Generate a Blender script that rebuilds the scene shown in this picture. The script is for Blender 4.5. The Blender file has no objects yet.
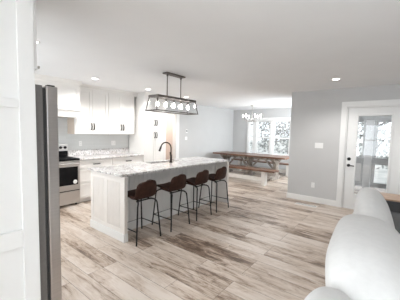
import bpy, bmesh, math, random
from mathutils import Vector, Matrix
random.seed(7)
S = bpy.context.scene
COL = S.collection
R = math.radians

# ------------------------------------------------------------------ camera
CAM_H, YAW, PITCH, ROLL, FPX = 1.5065, R(38.38), R(4.22), R(1.21), 250.0
fw = Vector((-math.sin(YAW)*math.cos(PITCH), math.cos(YAW)*math.cos(PITCH), -math.sin(PITCH)))
rt = Vector((math.cos(YAW), math.sin(YAW), 0)); up = rt.cross(fw)
r2 = rt*math.cos(ROLL) + up*math.sin(ROLL); u2 = -rt*math.sin(ROLL) + up*math.cos(ROLL)
cd = bpy.data.cameras.new('camera'); cam = bpy.data.objects.new('camera', cd); COL.objects.link(cam)
M = Matrix((r2, u2, -fw)).transposed().to_4x4(); M.translation = (0, 0, CAM_H)
cam.matrix_world = M
cd.sensor_fit = 'HORIZONTAL'; cd.sensor_width = 36; cd.lens = 36*FPX/400
cd.clip_start = 0.02; cd.clip_end = 200
S.camera = cam

# ------------------------------------------------------------------ world, exposure, lamps
S.view_settings.view_transform = 'Standard'; S.view_settings.look = 'None'
S.view_settings.gamma = 1.0; S.view_settings.use_curve_mapping = False
S.view_settings.exposure = 0.71
SKY = 1.25
CAN_W = 48.0
w = bpy.data.worlds.new('sky'); S.world = w; w.use_nodes = True
nt = w.node_tree; bg = nt.nodes['Background']
tc = nt.nodes.new('ShaderNodeTexCoord'); sp = nt.nodes.new('ShaderNodeSeparateXYZ'); rp = nt.nodes.new('ShaderNodeValToRGB')
nt.links.new(tc.outputs['Generated'], sp.inputs[0]); nt.links.new(sp.outputs['Z'], rp.inputs[0])
rp.color_ramp.elements[0].color = (0.78, 0.84, 0.90, 1); rp.color_ramp.elements[0].position = 0.0
rp.color_ramp.elements[1].color = (0.86, 0.94, 1.0, 1); rp.color_ramp.elements[1].position = 0.6
nt.links.new(rp.outputs[0], bg.inputs['Color']); bg.inputs['Strength'].default_value = SKY

def added_daylight(loc, aim, sx, sy, power, col=(.91, .965, 1)):      # fill area light added at an invented window out of view
    l = bpy.data.lights.new('added_window_light', 'AREA'); l.shape = 'RECTANGLE'; l.size = sx; l.size_y = sy; l.energy = power; l.color = col
    o = bpy.data.objects.new('added_window_light', l); COL.objects.link(o); o.location = loc
    o.rotation_euler = Vector(aim).to_track_quat('-Z', 'Y').to_euler()
def portal(loc, aim, sx, sy):
    l = bpy.data.lights.new('window_portal', 'AREA'); l.shape = 'RECTANGLE'; l.size = sx; l.size_y = sy
    l.cycles.is_portal = True
    o = bpy.data.objects.new('window_portal', l); COL.objects.link(o); o.location = loc
    o.rotation_euler = Vector(aim).to_track_quat('-Z', 'Y').to_euler()
portal((-3.73, 9.42, 1.31), (0, -1, 0), 2.0, 1.4)
portal((-0.385, 5.96, 1.1), (0, -1, 0), 0.6, 1.6)
added_daylight((4.45, -1.3, 1.5), (-1, 0, 0), 2.6, 1.1, 12)
added_daylight((.3, -3.45, 1.25), (0, 1, .35), 3.3, 1.6, 45)
added_daylight((-1.7, -1.9, 1.3), (1, 0, .3), 2.3, 1.6, 160)
added_daylight((-4.1, -.3, 1.55), (0, 1, 0), 2.1, 1.0, 27)
added_daylight((-1.78, 7.9, 1.4), (-1, 0, 0), 1.7, 1.3, 78)

# ------------------------------------------------------------------ materials
def node(nt, t, **kw):
    n = nt.nodes.new(t)
    for k, v in kw.items():
        if k in n.inputs: n.inputs[k].default_value = v
        else: setattr(n, k, v)
    return n
def mat(name, col, rough=0.5, metal=0.0, noise=0.0, nscale=8.0, bump=0.0, spec=0.5, stretch=None):
    m = bpy.data.materials.new(name); m.use_nodes = True; t = m.node_tree; b = t.nodes['Principled BSDF']
    b.inputs['Base Color'].default_value = (*col, 1); b.inputs['Roughness'].default_value = rough
    b.inputs['Metallic'].default_value = metal; b.inputs['Specular IOR Level'].default_value = spec
    if noise or bump:
        c = node(t, 'ShaderNodeTexCoord'); n = node(t, 'ShaderNodeTexNoise', Scale=nscale, Detail=5.0)
        if stretch:
            mp = node(t, 'ShaderNodeMapping'); mp.inputs['Scale'].default_value = stretch
            t.links.new(c.outputs['Object'], mp.inputs[0]); t.links.new(mp.outputs[0], n.inputs['Vector'])
        else: t.links.new(c.outputs['Object'], n.inputs['Vector'])
        if noise:
            r = node(t, 'ShaderNodeValToRGB'); e = r.color_ramp.elements
            e[0].position = .3; e[1].position = .7
            e[0].color = (*[max(0, x*(1-noise)) for x in col], 1); e[1].color = (*[min(1, x*(1+noise)) for x in col], 1)
            t.links.new(n.outputs['Fac'], r.inputs[0]); t.links.new(r.outputs[0], b.inputs['Base Color'])
        if bump:
            bn = node(t, 'ShaderNodeBump', Strength=bump, Distance=0.01)
            t.links.new(n.outputs['Fac'], bn.inputs['Height']); t.links.new(bn.outputs[0], b.inputs['Normal'])
    return m
def emit(name, col, s):
    m = bpy.data.materials.new(name); m.use_nodes = True; t = m.node_tree; t.nodes.clear()
    e = node(t, 'ShaderNodeEmission', Color=(*col, 1), Strength=s); o = node(t, 'ShaderNodeOutputMaterial')
    t.links.new(e.outputs[0], o.inputs[0]); return m
def glass(name, tint=(1, 1, 1), gl=0.06, rough=0.0):
    m = bpy.data.materials.new(name); m.use_nodes = True; t = m.node_tree; t.nodes.clear()
    a = node(t, 'ShaderNodeBsdfTransparent', Color=(*tint, 1)); g = node(t, 'ShaderNodeBsdfGlossy', Roughness=rough)
    x = node(t, 'ShaderNodeMixShader', Fac=gl); o = node(t, 'ShaderNodeOutputMaterial')
    t.links.new(a.outputs[0], x.inputs[1]); t.links.new(g.outputs[0], x.inputs[2]); t.links.new(x.outputs[0], o.inputs[0]); return m

def floor_mat():
    m = bpy.data.materials.new('plank_floor'); m.use_nodes = True; t = m.node_tree; L = t.links.new; b = t.nodes['Principled BSDF']
    c = node(t, 'ShaderNodeTexCoord')
    br = node(t, 'ShaderNodeTexBrick', Scale=1.0); br.offset = 0.37; br.offset_frequency = 3
    br.inputs['Color1'].default_value = (0, 0, 0, 1); br.inputs['Color2'].default_value = (1, 1, 1, 1); br.inputs['Mortar'].default_value = (.5, .5, .5, 1)
    br.inputs['Mortar Size'].default_value = 0.0016; br.inputs['Brick Width'].default_value = 1.22; br.inputs['Row Height'].default_value = 0.178
    L(c.outputs['Object'], br.inputs['Vector'])
    rnd = node(t, 'ShaderNodeSeparateColor'); L(br.outputs['Color'], rnd.inputs[0])
    # grain: noise stretched along the plank, shifted per plank
    off = node(t, 'ShaderNodeVectorMath', operation='SCALE'); off.inputs['Scale'].default_value = 37.0
    L(br.outputs['Color'], off.inputs[0])
    ad = node(t, 'ShaderNodeVectorMath', operation='ADD'); L(c.outputs['Object'], ad.inputs[0]); L(off.outputs[0], ad.inputs[1])
    mp = node(t, 'ShaderNodeMapping'); mp.inputs['Scale'].default_value = (1.8, 7.0, 1); L(ad.outputs[0], mp.inputs[0])
    n1 = node(t, 'ShaderNodeTexNoise', Scale=2.0, Detail=8.0, Roughness=0.72, Distortion=1.0); L(mp.outputs[0], n1.inputs['Vector'])
    mp2 = node(t, 'ShaderNodeMapping'); mp2.inputs['Scale'].default_value = (2.5, 55.0, 1); L(ad.outputs[0], mp2.inputs[0])
    n2 = node(t, 'ShaderNodeTexNoise', Scale=1.5, Detail=4.0); L(mp2.outputs[0], n2.inputs['Vector'])
    mp3 = node(t, 'ShaderNodeMapping'); mp3.inputs['Scale'].default_value = (1.0, 3.2, 1); L(ad.outputs[0], mp3.inputs[0])
    n3 = node(t, 'ShaderNodeTexNoise', Scale=0.9, Detail=3.0); L(mp3.outputs[0], n3.inputs['Vector'])
    # value = .42*plank + .38*n1 + .2*n3 + small n2
    def mul(a, k):
        q = node(t, 'ShaderNodeMath', operation='MULTIPLY'); L(a, q.inputs[0]); q.inputs[1].default_value = k; return q.outputs[0]
    def add(a, b2):
        q = node(t, 'ShaderNodeMath', operation='ADD'); L(a, q.inputs[0]); L(b2, q.inputs[1]); return q.outputs[0]
    v0 = add(add(mul(rnd.outputs[0], .17), mul(n1.outputs['Fac'], .75)), add(mul(n3.outputs['Fac'], .80), mul(n2.outputs['Fac'], .26)))
    sc = node(t, 'ShaderNodeMath', operation='MULTIPLY'); L(v0, sc.inputs[0]); sc.inputs[1].default_value = 1/1.25; v = sc.outputs[0]
    rp = node(t, 'ShaderNodeValToRGB'); L(v, rp.inputs[0]); e = rp.color_ramp.elements
    e[0].position = .775/1.25; e[0].color = FLOORC[0]; e[1].position = 1.15/1.25; e[1].color = FLOORC[4]
    for p, k in ((.855, 1), (.935, 2), (1.02, 3)):
        q = e.new(p/1.25); q.color = FLOORC[k]
    seam = node(t, 'ShaderNodeMix', data_type='RGBA'); L(br.outputs['Fac'], seam.inputs['Factor']); L(rp.outputs[0], seam.inputs['A'])
    seam.inputs['B'].default_value = (.10, .08, .065, 1)
    L(seam.outputs['Result'], b.inputs['Base Color'])
    b.inputs['Roughness'].default_value = .32; b.inputs['Specular IOR Level'].default_value = .5
    bn = node(t, 'ShaderNodeBump', Strength=.12, Distance=.004); L(n2.outputs['Fac'], bn.inputs['Height']); L(bn.outputs[0], b.inputs['Normal'])
    return m
FLOORC = [(.115, .075, .053, 1), (.25, .177, .130, 1), (.45, .358, .285, 1), (.57, .478, .402, 1), (.66, .585, .52, 1)]

def granite_mat():
    m = bpy.data.materials.new('pale_granite'); m.use_nodes = True; t = m.node_tree; L = t.links.new; b = t.nodes['Principled BSDF']
    c = node(t, 'ShaderNodeTexCoord')
    n1 = node(t, 'ShaderNodeTexNoise', Scale=9.0, Detail=6.0, Roughness=.7, Distortion=.8); L(c.outputs['Object'], n1.inputs['Vector'])
    n2 = node(t, 'ShaderNodeTexNoise', Scale=38.0, Detail=4.0, Roughness=.7); L(c.outputs['Object'], n2.inputs['Vector'])
    n3 = node(t, 'ShaderNodeTexNoise', Scale=4.0, Detail=4.0, Distortion=1.2); L(c.outputs['Object'], n3.inputs['Vector'])
    r1 = node(t, 'ShaderNodeValToRGB'); e = r1.color_ramp.elements
    e[0].position = .33; e[0].color = (.50, .46, .44, 1); e[1].position = .52; e[1].color = (.84, .83, .825, 1)
    L(n1.outputs['Fac'], r1.inputs[0])
    r2_ = node(t, 'ShaderNodeValToRGB'); e = r2_.color_ramp.elements
    e[0].position = .385; e[0].color = (.12, .11, .115, 1); e[1].position = .46; e[1].color = (1, 1, 1, 1)
    L(n2.outputs['Fac'], r2_.inputs[0])
    r3 = node(t, 'ShaderNodeValToRGB'); e = r3.color_ramp.elements
    e[0].position = .38; e[0].color = (.80, .78, .77, 1); e[1].position = .55; e[1].color = (1, 1, 1, 1)
    L(n3.outputs['Fac'], r3.inputs[0])
    x = node(t, 'ShaderNodeMix', data_type='RGBA', blend_type='MULTIPLY'); x.inputs['Factor'].default_value = .75
    L(r1.outputs[0], x.inputs['A']); L(r2_.outputs[0], x.inputs['B'])
    y = node(t, 'ShaderNodeMix', data_type='RGBA', blend_type='MULTIPLY'); y.inputs['Factor'].default_value = 1
    L(x.outputs['Result'], y.inputs['A']); L(r3.outputs[0], y.inputs['B'])
    L(y.outputs['Result'], b.inputs['Base Color']); b.inputs['Roughness'].default_value = .16
    return m
def tile_mat():
    m = bpy.data.materials.new('backsplash_tile'); m.use_nodes = True; t = m.node_tree; L = t.links.new; b = t.nodes['Principled BSDF']
    c = node(t, 'ShaderNodeTexCoord'); mp = node(t, 'ShaderNodeMapping'); mp.inputs['Rotation'].default_value = (0, R(90), R(90))
    L(c.outputs['Object'], mp.inputs[0])
    br = node(t, 'ShaderNodeTexBrick', Scale=1.0); br.offset = .5
    br.inputs['Color1'].default_value = (.65, .66, .65, 1); br.inputs['Color2'].default_value = (.68, .69, .68, 1); br.inputs['Mortar'].default_value = (.70, .71, .71, 1)
    br.inputs['Mortar Size'].default_value = .003; br.inputs['Brick Width'].default_value = .3; br.inputs['Row Height'].default_value = .075
    L(mp.outputs[0], br.inputs['Vector']); L(br.outputs['Color'], b.inputs['Base Color']); b.inputs['Roughness'].default_value = .12
    return m
def wood_mat(name, dark, light, scale=(1, 14, 14), rough=.4, ns=2.2):
    m = bpy.data.materials.new(name); m.use_nodes = True; t = m.node_tree; L = t.links.new; b = t.nodes['Principled BSDF']
    c = node(t, 'ShaderNodeTexCoord'); mp = node(t, 'ShaderNodeMapping'); mp.inputs['Scale'].default_value = scale; L(c.outputs['Object'], mp.inputs[0])
    n = node(t, 'ShaderNodeTexNoise', Scale=ns, Detail=7.0, Roughness=.65, Distortion=.5); L(mp.outputs[0], n.inputs['Vector'])
    r = node(t, 'ShaderNodeValToRGB'); e = r.color_ramp.elements; e[0].position = .33; e[0].color = (*dark, 1); e[1].position = .66; e[1].color = (*light, 1)
    L(n.outputs['Fac'], r.inputs[0]); L(r.outputs[0], b.inputs['Base Color']); b.inputs['Roughness'].default_value = rough
    bn = node(t, 'ShaderNodeBump', Strength=.15, Distance=.004); L(n.outputs['Fac'], bn.inputs['Height']); L(bn.outputs[0], b.inputs['Normal'])
    return m

WALL = mat('grey_wall_paint', (.57, .57, .568), .85, noise=.015, nscale=3)
CEIL = mat('ceiling_paint', (.86, .875, .89), .95, noise=.01, nscale=3)
TRIM = mat('white_trim_paint', (.82, .82, .81), .45, noise=.01)
CAB = mat('white_cabinet_paint', (.83, .815, .79), .42, noise=.01)
ISL = mat('warm_white_island_paint', (.80, .765, .73), .45, noise=.015)
RAW = mat('unpainted_cabinet_side', (.60, .50, .42), .6, noise=.06, nscale=4, stretch=(8, 8, 1))
FLOOR = floor_mat(); GRAN = granite_mat(); TILE = tile_mat()
STEEL = mat('brushed_steel', (.56, .545, .535), .34, 1.0, noise=.05, nscale=3, stretch=(1, 1, 60))
LSTEEL = mat('light_steel', (.72, .715, .71), .45, .55, noise=.03)
FSTEEL = mat('fridge_steel', (.47, .44, .42), .36, 1.0, noise=.05, nscale=3, stretch=(1, 1, 60))
FRIDGE_SIDE = mat('grey_appliance_side', (.20, .190, .183), .5, .3, noise=.05, nscale=60)
DARKGREY = mat('dark_grey_gasket', (.035, .035, .035), .6, noise=.1)
BLACK = mat('black_metal', (.016, .015, .015), .42, .4, noise=.1)
BLKGL = mat('black_oven_glass', (.008, .008, .009), .18, noise=.1, spec=.12)
COOK = mat('black_cooktop', (.008, .008, .009), .45, noise=.1, spec=.04)
BRONZE = mat('dark_bronze', (.05, .040, .035), .38, .8, noise=.1)
PULL = mat('bronze_pull', (.030, .024, .020), .5, .3, noise=.1)
LEATH = mat('brown_leather', (.040, .0165, .011), .55, noise=.28, nscale=22, bump=.25, spec=.2)
PIPING = mat('dark_leather_piping', (.045, .022, .016), .5, noise=.15)
SOFA = mat('white_sofa_fabric', (.74, .735, .725), .9, noise=.025, nscale=25, bump=.15)
TABTOP = wood_mat('brown_table_wood', (.085, .037, .020), (.22, .112, .066), rough=.32)
DISTR = wood_mat('whitewashed_wood', (.13, .10, .08), (.45, .41, .365), scale=(5, 5, 3), rough=.7)
WHTWD = mat('painted_white_wood', (.76, .73, .69), .6, noise=.05, nscale=10)
PENDM = mat('weathered_bronze_frame', (.15, .135, .125), .5, .5, noise=.12, nscale=30)
NICK = mat('brushed_nickel', (.55, .53, .50), .3, 1.0, noise=.05)
GLASS = glass('clear_glass'); LGLASS = glass('lantern_glass', (.96, .96, .96), .10); 
BULB = emit('lit_bulb', (1.0, .95, .90), 16.0)
CANLED = emit('lit_downlight', (1.0, .95, .88), 14.0)
PLATE = mat('white_plastic', (.86, .86, .85), .35, noise=.01)
TBLACK = mat('charcoal_panel', (.040, .043, .047), .5, noise=.1, nscale=20)
TGREY = mat('grey_panel', (.17, .175, .18), .6, noise=.08, nscale=20)
TWOOD = wood_mat('tan_wood_top', (.36, .23, .15), (.58, .42, .31), scale=(2, 16, 16))
HALL = mat('beige_hall_paint', (.70, .62, .57), .85, noise=.015)
SOIL = mat('pale_winter_ground', (.52, .51, .48), .95, noise=.2, nscale=1.5)
BARK = mat('grey_bark', (.19, .175, .165), .9, noise=.3, nscale=9)
LEAF = mat('pale_foliage', (.36, .37, .35), .8, noise=.35, nscale=3)
PORCHW = mat('porch_white_paint', (.62, .62, .62), .6, noise=.02)
PORCHG = mat('porch_grey_frame', (.40, .405, .41), .6, noise=.05)
DECK = wood_mat('porch_deck', (.32, .30, .28), (.45, .43, .40))
SINKM = mat('dark_sink', (.10, .092, .088), .35, .6, noise=.1)

# ------------------------------------------------------------------ mesh helpers
class MB:
    def __init__(s): s.bm = bmesh.new()
    def box(s, x0, x1, y0, y1, z0, z1):
        x0, x1 = sorted((x0, x1)); y0, y1 = sorted((y0, y1)); z0, z1 = sorted((z0, z1))
        v = [s.bm.verts.new(p) for p in ((x0,y0,z0),(x1,y0,z0),(x1,y1,z0),(x0,y1,z0),(x0,y0,z1),(x1,y0,z1),(x1,y1,z1),(x0,y1,z1))]
        for f in ((0,3,2,1),(4,5,6,7),(0,1,5,4),(1,2,6,5),(2,3,7,6),(3,0,4,7)): s.bm.faces.new([v[i] for i in f])
        return s
    def hexa(s, lo, hi):            # two quads of four points
        v = [s.bm.verts.new(p) for p in list(lo)+list(hi)]
        for f in ((0,3,2,1),(4,5,6,7),(0,1,5,4),(1,2,6,5),(2,3,7,6),(3,0,4,7)): s.bm.faces.new([v[i] for i in f])
        return s
    def prism(s, poly, axis, a, b):  # polygon in the two other axes, extruded along axis
        def P(u, v, w_):
            return {'X': (w_, u, v), 'Y': (u, w_, v), 'Z': (u, v, w_)}[axis]
        A = [s.bm.verts.new(P(u, v, a)) for u, v in poly]; B = [s.bm.verts.new(P(u, v, b)) for u, v in poly]
        n = len(poly); s.bm.faces.new(A[::-1]); s.bm.faces.new(B)
        for i in range(n): s.bm.faces.new((A[i], A[(i+1) % n], B[(i+1) % n], B[i]))
        return s
    def tube(s, pts, r, seg=10, r1=None):
        pts = [Vector(p) for p in pts]; n = len(pts); rings = []; prev = None
        for i, p in enumerate(pts):
            d = ((pts[min(i+1, n-1)]-pts[i]).normalized() + (pts[i]-pts[max(i-1, 0)]).normalized()).normalized()
            if prev is None:
                a = Vector((0, 0, 1)) if abs(d.z) < .9 else Vector((1, 0, 0)); u = d.cross(a).normalized()
            else: u = (prev - d*prev.dot(d)).normalized()
            prev = u; q = d.cross(u); rr = r if r1 is None else r + (r1-r)*i/(n-1)
            rings.append([s.bm.verts.new(p + (u*math.cos(2*math.pi*k/seg) + q*math.sin(2*math.pi*k/seg))*rr) for k in range(seg)])
        for a, b in zip(rings, rings[1:]):
            for k in range(seg): s.bm.faces.new((a[k], a[(k+1) % seg], b[(k+1) % seg], b[k]))
        s.bm.faces.new(rings[0][::-1]); s.bm.faces.new(rings[-1]); return s
    def lathe(s, prof, c, seg=20, axis='Z'):   # prof = [(r, h)]
        c = Vector(c); rings = []
        def P(r, h, a):
            x, y = r*math.cos(a), r*math.sin(a)
            return c + Vector({'Z': (x, y, h), 'X': (h, x, y), 'Y': (x, h, y)}[axis])
        for r, h in prof: rings.append([s.bm.verts.new(P(max(r, 1e-4), h, 2*math.pi*k/seg)) for k in range(seg)])
        for a, b in zip(rings, rings[1:]):
            for k in range(seg): s.bm.faces.new((a[k], a[(k+1) % seg], b[(k+1) % seg], b[k]))
        s.bm.faces.new(rings[0][::-1]); s.bm.faces.new(rings[-1]); return s
    def ball(s, c, r, sub=2, sc=(1, 1, 1)):
        m = Matrix.Translation(c) @ Matrix.Diagonal((*[r*k for k in sc], 1))
        bmesh.ops.create_icosphere(s.bm, subdivisions=sub, radius=1, matrix=m); return s
    def grid(s, rows):
        V = [[s.bm.verts.new(p) for p in r] for r in rows]
        for a, b in zip(V, V[1:]):
            for i in range(len(a)-1): s.bm.faces.new((a[i], a[i+1], b[i+1], b[i]))
        return s
    def build(s, name, m, parent=None, bevel=0.0, smooth=None, loc=None):
        bmesh.ops.recalc_face_normals(s.bm, faces=s.bm.faces)
        me = bpy.data.meshes.new(name); 
        base = Vector(parent.matrix_basis.translation) if parent is not None else (Vector(loc) if loc is not None else Vector())
        if parent is not None and parent.parent is not None: base = base + parent.parent.matrix_basis.translation
        bmesh.ops.translate(s.bm, verts=s.bm.verts, vec=-base)
        s.bm.to_mesh(me); s.bm.free(); me.materials.append(m)
        o = bpy.data.objects.new(name, me); COL.objects.link(o)
        if parent is not None: o.parent = parent
        elif loc is not None: o.location = loc
        if bevel:
            b = o.modifiers.new('bevel', 'BEVEL'); b.width = bevel; b.segments = 2; b.limit_method = 'ANGLE'; b.angle_limit = R(40)
        if smooth is not None:
            for p in me.polygons: p.use_smooth = True
            if smooth: me.set_sharp_from_angle(angle=R(smooth))
        return o
def thing(name, loc, label, cat, group=None):
    o = bpy.data.objects.new(name, None); COL.objects.link(o); o.location = loc; o.empty_display_size = .05
    return tag(o, label, cat, group)
def tag(o, label, cat, group=None, kind=None):
    o['label'] = label; o['category'] = cat
    if group: o['group'] = group
    if kind: o['kind'] = kind
    return o
def struct(o):
    o['kind'] = 'structure'; return o
def dup(root, loc, label, rz=None, group=None):
    r = root.copy(); COL.objects.link(r); r.location = loc; r['label'] = label
    if rz is not None: r.rotation_euler = (0, 0, rz)
    if group: r['group'] = group
    for ch in list(root.children):
        c = ch.copy(); COL.objects.link(c); c.parent = r
        for g in ch.children:
            d = g.copy(); COL.objects.link(d); d.parent = c
    return r

# ------------------------------------------------------------------ room shell
H = 2.44; XK = -5.58; YD = 5.82; YW = 9.3; XC = -1.967
m = MB()
m.box(-7.0, 4.4, -3.4, YW+.14, -.12, 0)
struct(m.build('floor', FLOOR))
m = MB(); m.box(-7.0, 4.4, -3.4, YW+.14, H, H+.14); struct(m.build('ceiling', CEIL))
# kitchen wall with the hall doorway (Y 4.84-5.78)
m = MB(); m.box(XK-.12, XK, -.24, 4.84, 0, H); m.box(XK-.12, XK, 5.78, YW+.14, 0, H); m.box(XK-.12, XK, 4.84, 5.78, 2.05, H)
struct(m.build('wall_kitchen', WALL))
# hall beyond the doorway
m = MB(); m.box(-7.0, -6.9, 4.5, 6.3, 0, H); m.box(-6.9, XK-.12, 4.4, 4.5, 0, H); m.box(-6.9, XK-.12, 6.2, 6.3, 0, H)
struct(m.build('wall_hall', HALL))
m = MB(); m.box(XK, -5.2, -.24, -.12, 0, H); m.box(-3.0, -1.52, -.24, -.12, 0, H); m.box(-5.2, -3.0, -.24, -.12, 0, 1.0); m.box(-5.2, -3.0, -.24, -.12, 2.1, H); struct(m.build('wall_fridge', WALL))
m = MB(); m.box(-1.64, -1.52, -3.4, -3.1, 0, H); m.box(-1.64, -1.52, -.7, -.24, 0, H); m.box(-1.64, -1.52, -3.1, -.7, 0, .45); m.box(-1.64, -1.52, -3.1, -.7, 2.15, H); struct(m.build('wall_living_side', WALL))
# dining window wall: opening X -4.73..-2.73, Z .62..2.0
WX0, WX1, WZ0, WZ1 = -4.83, -2.50, .66, 2.00
m = MB(); m.box(XK, WX0, YW, YW+.14, 0, H); m.box(WX1, XC, YW, YW+.14, 0, H); m.box(WX0, WX1, YW, YW+.14, 0, WZ0); m.box(WX0, WX1, YW, YW+.14, WZ1, H)
struct(m.build('wall_dining', WALL))
m = MB(); m.box(XC, XC+.13, YD+.13, 7.0, 0, H); m.box(XC, XC+.13, 8.8, YW+.14, 0, H); m.box(XC, XC+.13, 7.0, 8.8, 0, .7); m.box(XC, XC+.13, 7.0, 8.8, 2.1, H); struct(m.build('wall_dining_side', WALL))
# door wall: opening X -.845..+.075
DX0, DX1 = -.845, .075
m = MB(); m.box(XC, DX0, YD, YD+.13, 0, H); m.box(DX1, 4.4, YD, YD+.13, 0, H); m.box(DX0, DX1, YD, YD+.13, 2.065, H)
struct(m.build('wall_door', WALL))
# living room walls behind the camera, each with a window opening added to let light in
m = MB(); m.box(4.26, 4.4, -3.4, -2.7, 0, H); m.box(4.26, 4.4, .1, YD, 0, H); m.box(4.26, 4.4, -2.7, .1, 0, .9); m.box(4.26, 4.4, -2.7, .1, 2.1, H)
struct(m.build('wall_living', WALL))
m = MB(); m.box(-1.52, -1.4, -3.4, -3.26, 0, H); m.box(2.0, 4.26, -3.4, -3.26, 0, H); m.box(-1.4, 2.0, -3.4, -3.26, 0, .4); m.box(-1.4, 2.0, -3.4, -3.26, 2.1, H)
struct(m.build('wall_rear', WALL))

def baseboard(name, x0, x1, y0, y1):
    m = MB(); m.box(x0, x1, y0, y1, 0, .125)
    return struct(m.build(name, TRIM, bevel=.006))
baseboard('baseboard_door', XC-.014, -.945, YD-.016, YD)
baseboard('baseboard_dining', XK, XC, YW-.016, YW)
baseboard('baseboard_kitchen', XK, XK+.016, 5.93, YW-.016)
baseboard('baseboard_living', .175, 4.26, YD-.016, YD)
baseboard('baseboard_dining_side', XC-.014, XC, YD, YW-.016)

# hall doorway casing
m = MB(); m.box(XK, XK+.02, 5.78, 5.925, 0, 2.05); m.box(XK, XK+.02, 4.76, 5.925, 2.05, 2.15)
m.box(XK-.12, XK, 5.76, 5.78, 0, 2.05); m.box(XK-.12, XK, 4.84, 4.86, 0, 2.05); m.box(XK-.12, XK, 4.86, 5.76, 2.03, 2.05)
struct(m.build('trim_1', TRIM, bevel=.004))

# dining window
def sash(m, x0, x1, z0, z1, y, fr=.045, th=.035):
    m.box(x0, x0+fr, y, y+th, z0, z1); m.box(x1-fr, x1, y, y+th, z0, z1)
    m.box(x0+fr, x1-fr, y, y+th, z0, z0+fr); m.box(x0+fr, x1-fr, y, y+th, z1-fr, z1)
wn = bpy.data.objects.new('window_1', None); COL.objects.link(wn); wn.location = (-3.7, YW, WZ0); struct(wn)
m = MB(); m.box(WX0-.07, WX0, YW-.022, YW, WZ0-.1, WZ1+.10); m.box(WX1, WX1+.1, YW-.022, YW, WZ0-.1, WZ1+.10)
m.box(WX0, WX1, YW-.022, YW, WZ1, WZ1+.10); m.box(WX0, WX1, YW-.022, YW, WZ0-.1, WZ0)
m.build('window_casing', TRIM, wn, bevel=.004)
m = MB(); m.box(WX0-.10, WX1+.12, YW-.07, YW-.022, WZ0-.025, WZ0+.005); m.build('window_sill', TRIM, wn, bevel=.006)
m = MB()
mull = [(-4.66, -4.50), (-3.925, -3.795), (-3.16, -3.04)]
for a, b in mull: m.box(a, b, YW+.005, YW+.11, WZ0, WZ1)
m.box(WX0, WX1, YW+.002, YW+.13, WZ0, WZ0+.02); m.box(WX0, WX1, YW+.002, YW+.13, WZ1-.02, WZ1); m.box(WX0, WX0+.02, YW+.002, YW+.13, WZ0, WZ1)
m.build('window_frame', TRIM, wn, bevel=.003)
for a, b in ((-4.50, -3.925), (-3.795, -3.16), (-3.04, WX1)):
    m = MB(); sash(m, a, b, WZ0+.02, 1.34, YW+.04); sash(m, a, b, 1.30, WZ1-.02, YW+.08); sa = m.build('window_sash', TRIM, wn, bevel=.003)
    m = MB(); m.box(a+.04, b-.04, YW+.055, YW+.060, WZ0+.06, 1.30); m.box(a+.04, b-.04, YW+.095, YW+.10, 1.34, WZ1-.06); m.build('window_pane', GLASS, sa)
m = MB(); sash(m, WX0+.02, -4.66, WZ0+.02, WZ1-.02, YW+.06, .014); sa = m.build('window_sash', TRIM, wn)
m = MB(); m.box(WX0+.03, -4.67, YW+.075, YW+.08, WZ0+.03, WZ1-.03); m.build('window_pane', GLASS, sa)

# invented windows out of view, framing the added area lights
def simple_window(name, axis, a0, a1, plane, n, zb=.4):
    r = bpy.data.objects.new(name, None); COL.objects.link(r); r.location = (plane, (a0+a1)/2, zb) if axis == 'X' else ((a0+a1)/2, plane, zb); struct(r)
    m = MB()
    for i in range(n+1):
        c = a0 + (a1-a0)*i/n; lo, hi = max(a0, c-.05), min(a1, c+.05)
        if axis == 'X': m.box(plane, plane+.1, lo, hi, zb, 2.1)
        else: m.box(lo, hi, plane-.1, plane, zb, 2.1)
    for z in (zb, (zb+2.05)/2, 2.05):
        if axis == 'X': m.box(plane, plane+.1, a0, a1, z, z+.05)
        else: m.box(a0, a1, plane-.1, plane, z, z+.05)
    m.build('window_frame', TRIM, r)
simple_window('added_window_2', 'X', -2.7, .1, 4.28, 3, .9)
simple_window('added_window_5', 'X', 7.0, 8.8, XC+.015, 2, .7)  # unseen window added to light the left dining wall
simple_window('added_window_4', 'Y', -5.2, -3.0, -.13, 2, 1.0)  # unseen window added to brighten the kitchen
simple_window('added_window_6', 'X', -3.1, -.7, -1.63, 2, .45)  # unseen window added to light the sofa and living ceiling
simple_window('added_window_3', 'Y', -1.4, 2.0, -3.28, 3)

# entry door with half light of glass
dr = bpy.data.objects.new('door_1', None); COL.objects.link(dr); dr.location = (-.385, YD+.05, 0); struct(dr)
m = MB(); m.box(DX0-.10, DX0, YD-.024, YD, 0, 2.065); m.box(DX1, DX1+.10, YD-.024, YD, 0, 2.065); m.box(DX0-.10, DX1+.10, YD-.024, YD, 2.065, 2.165)
m.build('door_casing', TRIM, dr, bevel=.005)
m = MB(); m.box(DX0, DX0+.018, YD, YD+.13, 0, 2.065); m.box(DX1-.018, DX1, YD, YD+.13, 0, 2.065); m.box(DX0+.018, DX1-.018, YD, YD+.13, 2.047, 2.065); m.box(DX0, DX1, YD+.01, YD+.13, 0, .018)
m.build('door_jamb', TRIM, dr)
GX0, GX1, GZ0, GZ1 = -.655, -.115, .30, 1.89
m = MB(); a, b = DX0+.022, DX1-.022
m.box(a, GX0, YD+.03, YD+.075, .02, 2.043); m.box(GX1, b, YD+.03, YD+.075, .02, 2.043); m.box(GX0, GX1, YD+.03, YD+.075, .02, GZ0); m.box(GX0, GX1, YD+.03, YD+.075, GZ1, 2.043)
dl = m.build('door_slab', TRIM, dr)
m = MB(); sash(m, GX0-.03, GX1+.03, GZ0-.03, GZ1+.03, YD+.018, .04, .07); m.build('glass_frame', TRIM, dr, bevel=.006)
m = MB(); m.box(GX0, GX1, YD+.05, YD+.056, GZ0, GZ1); m.build('door_pane', GLASS, dr)
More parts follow.
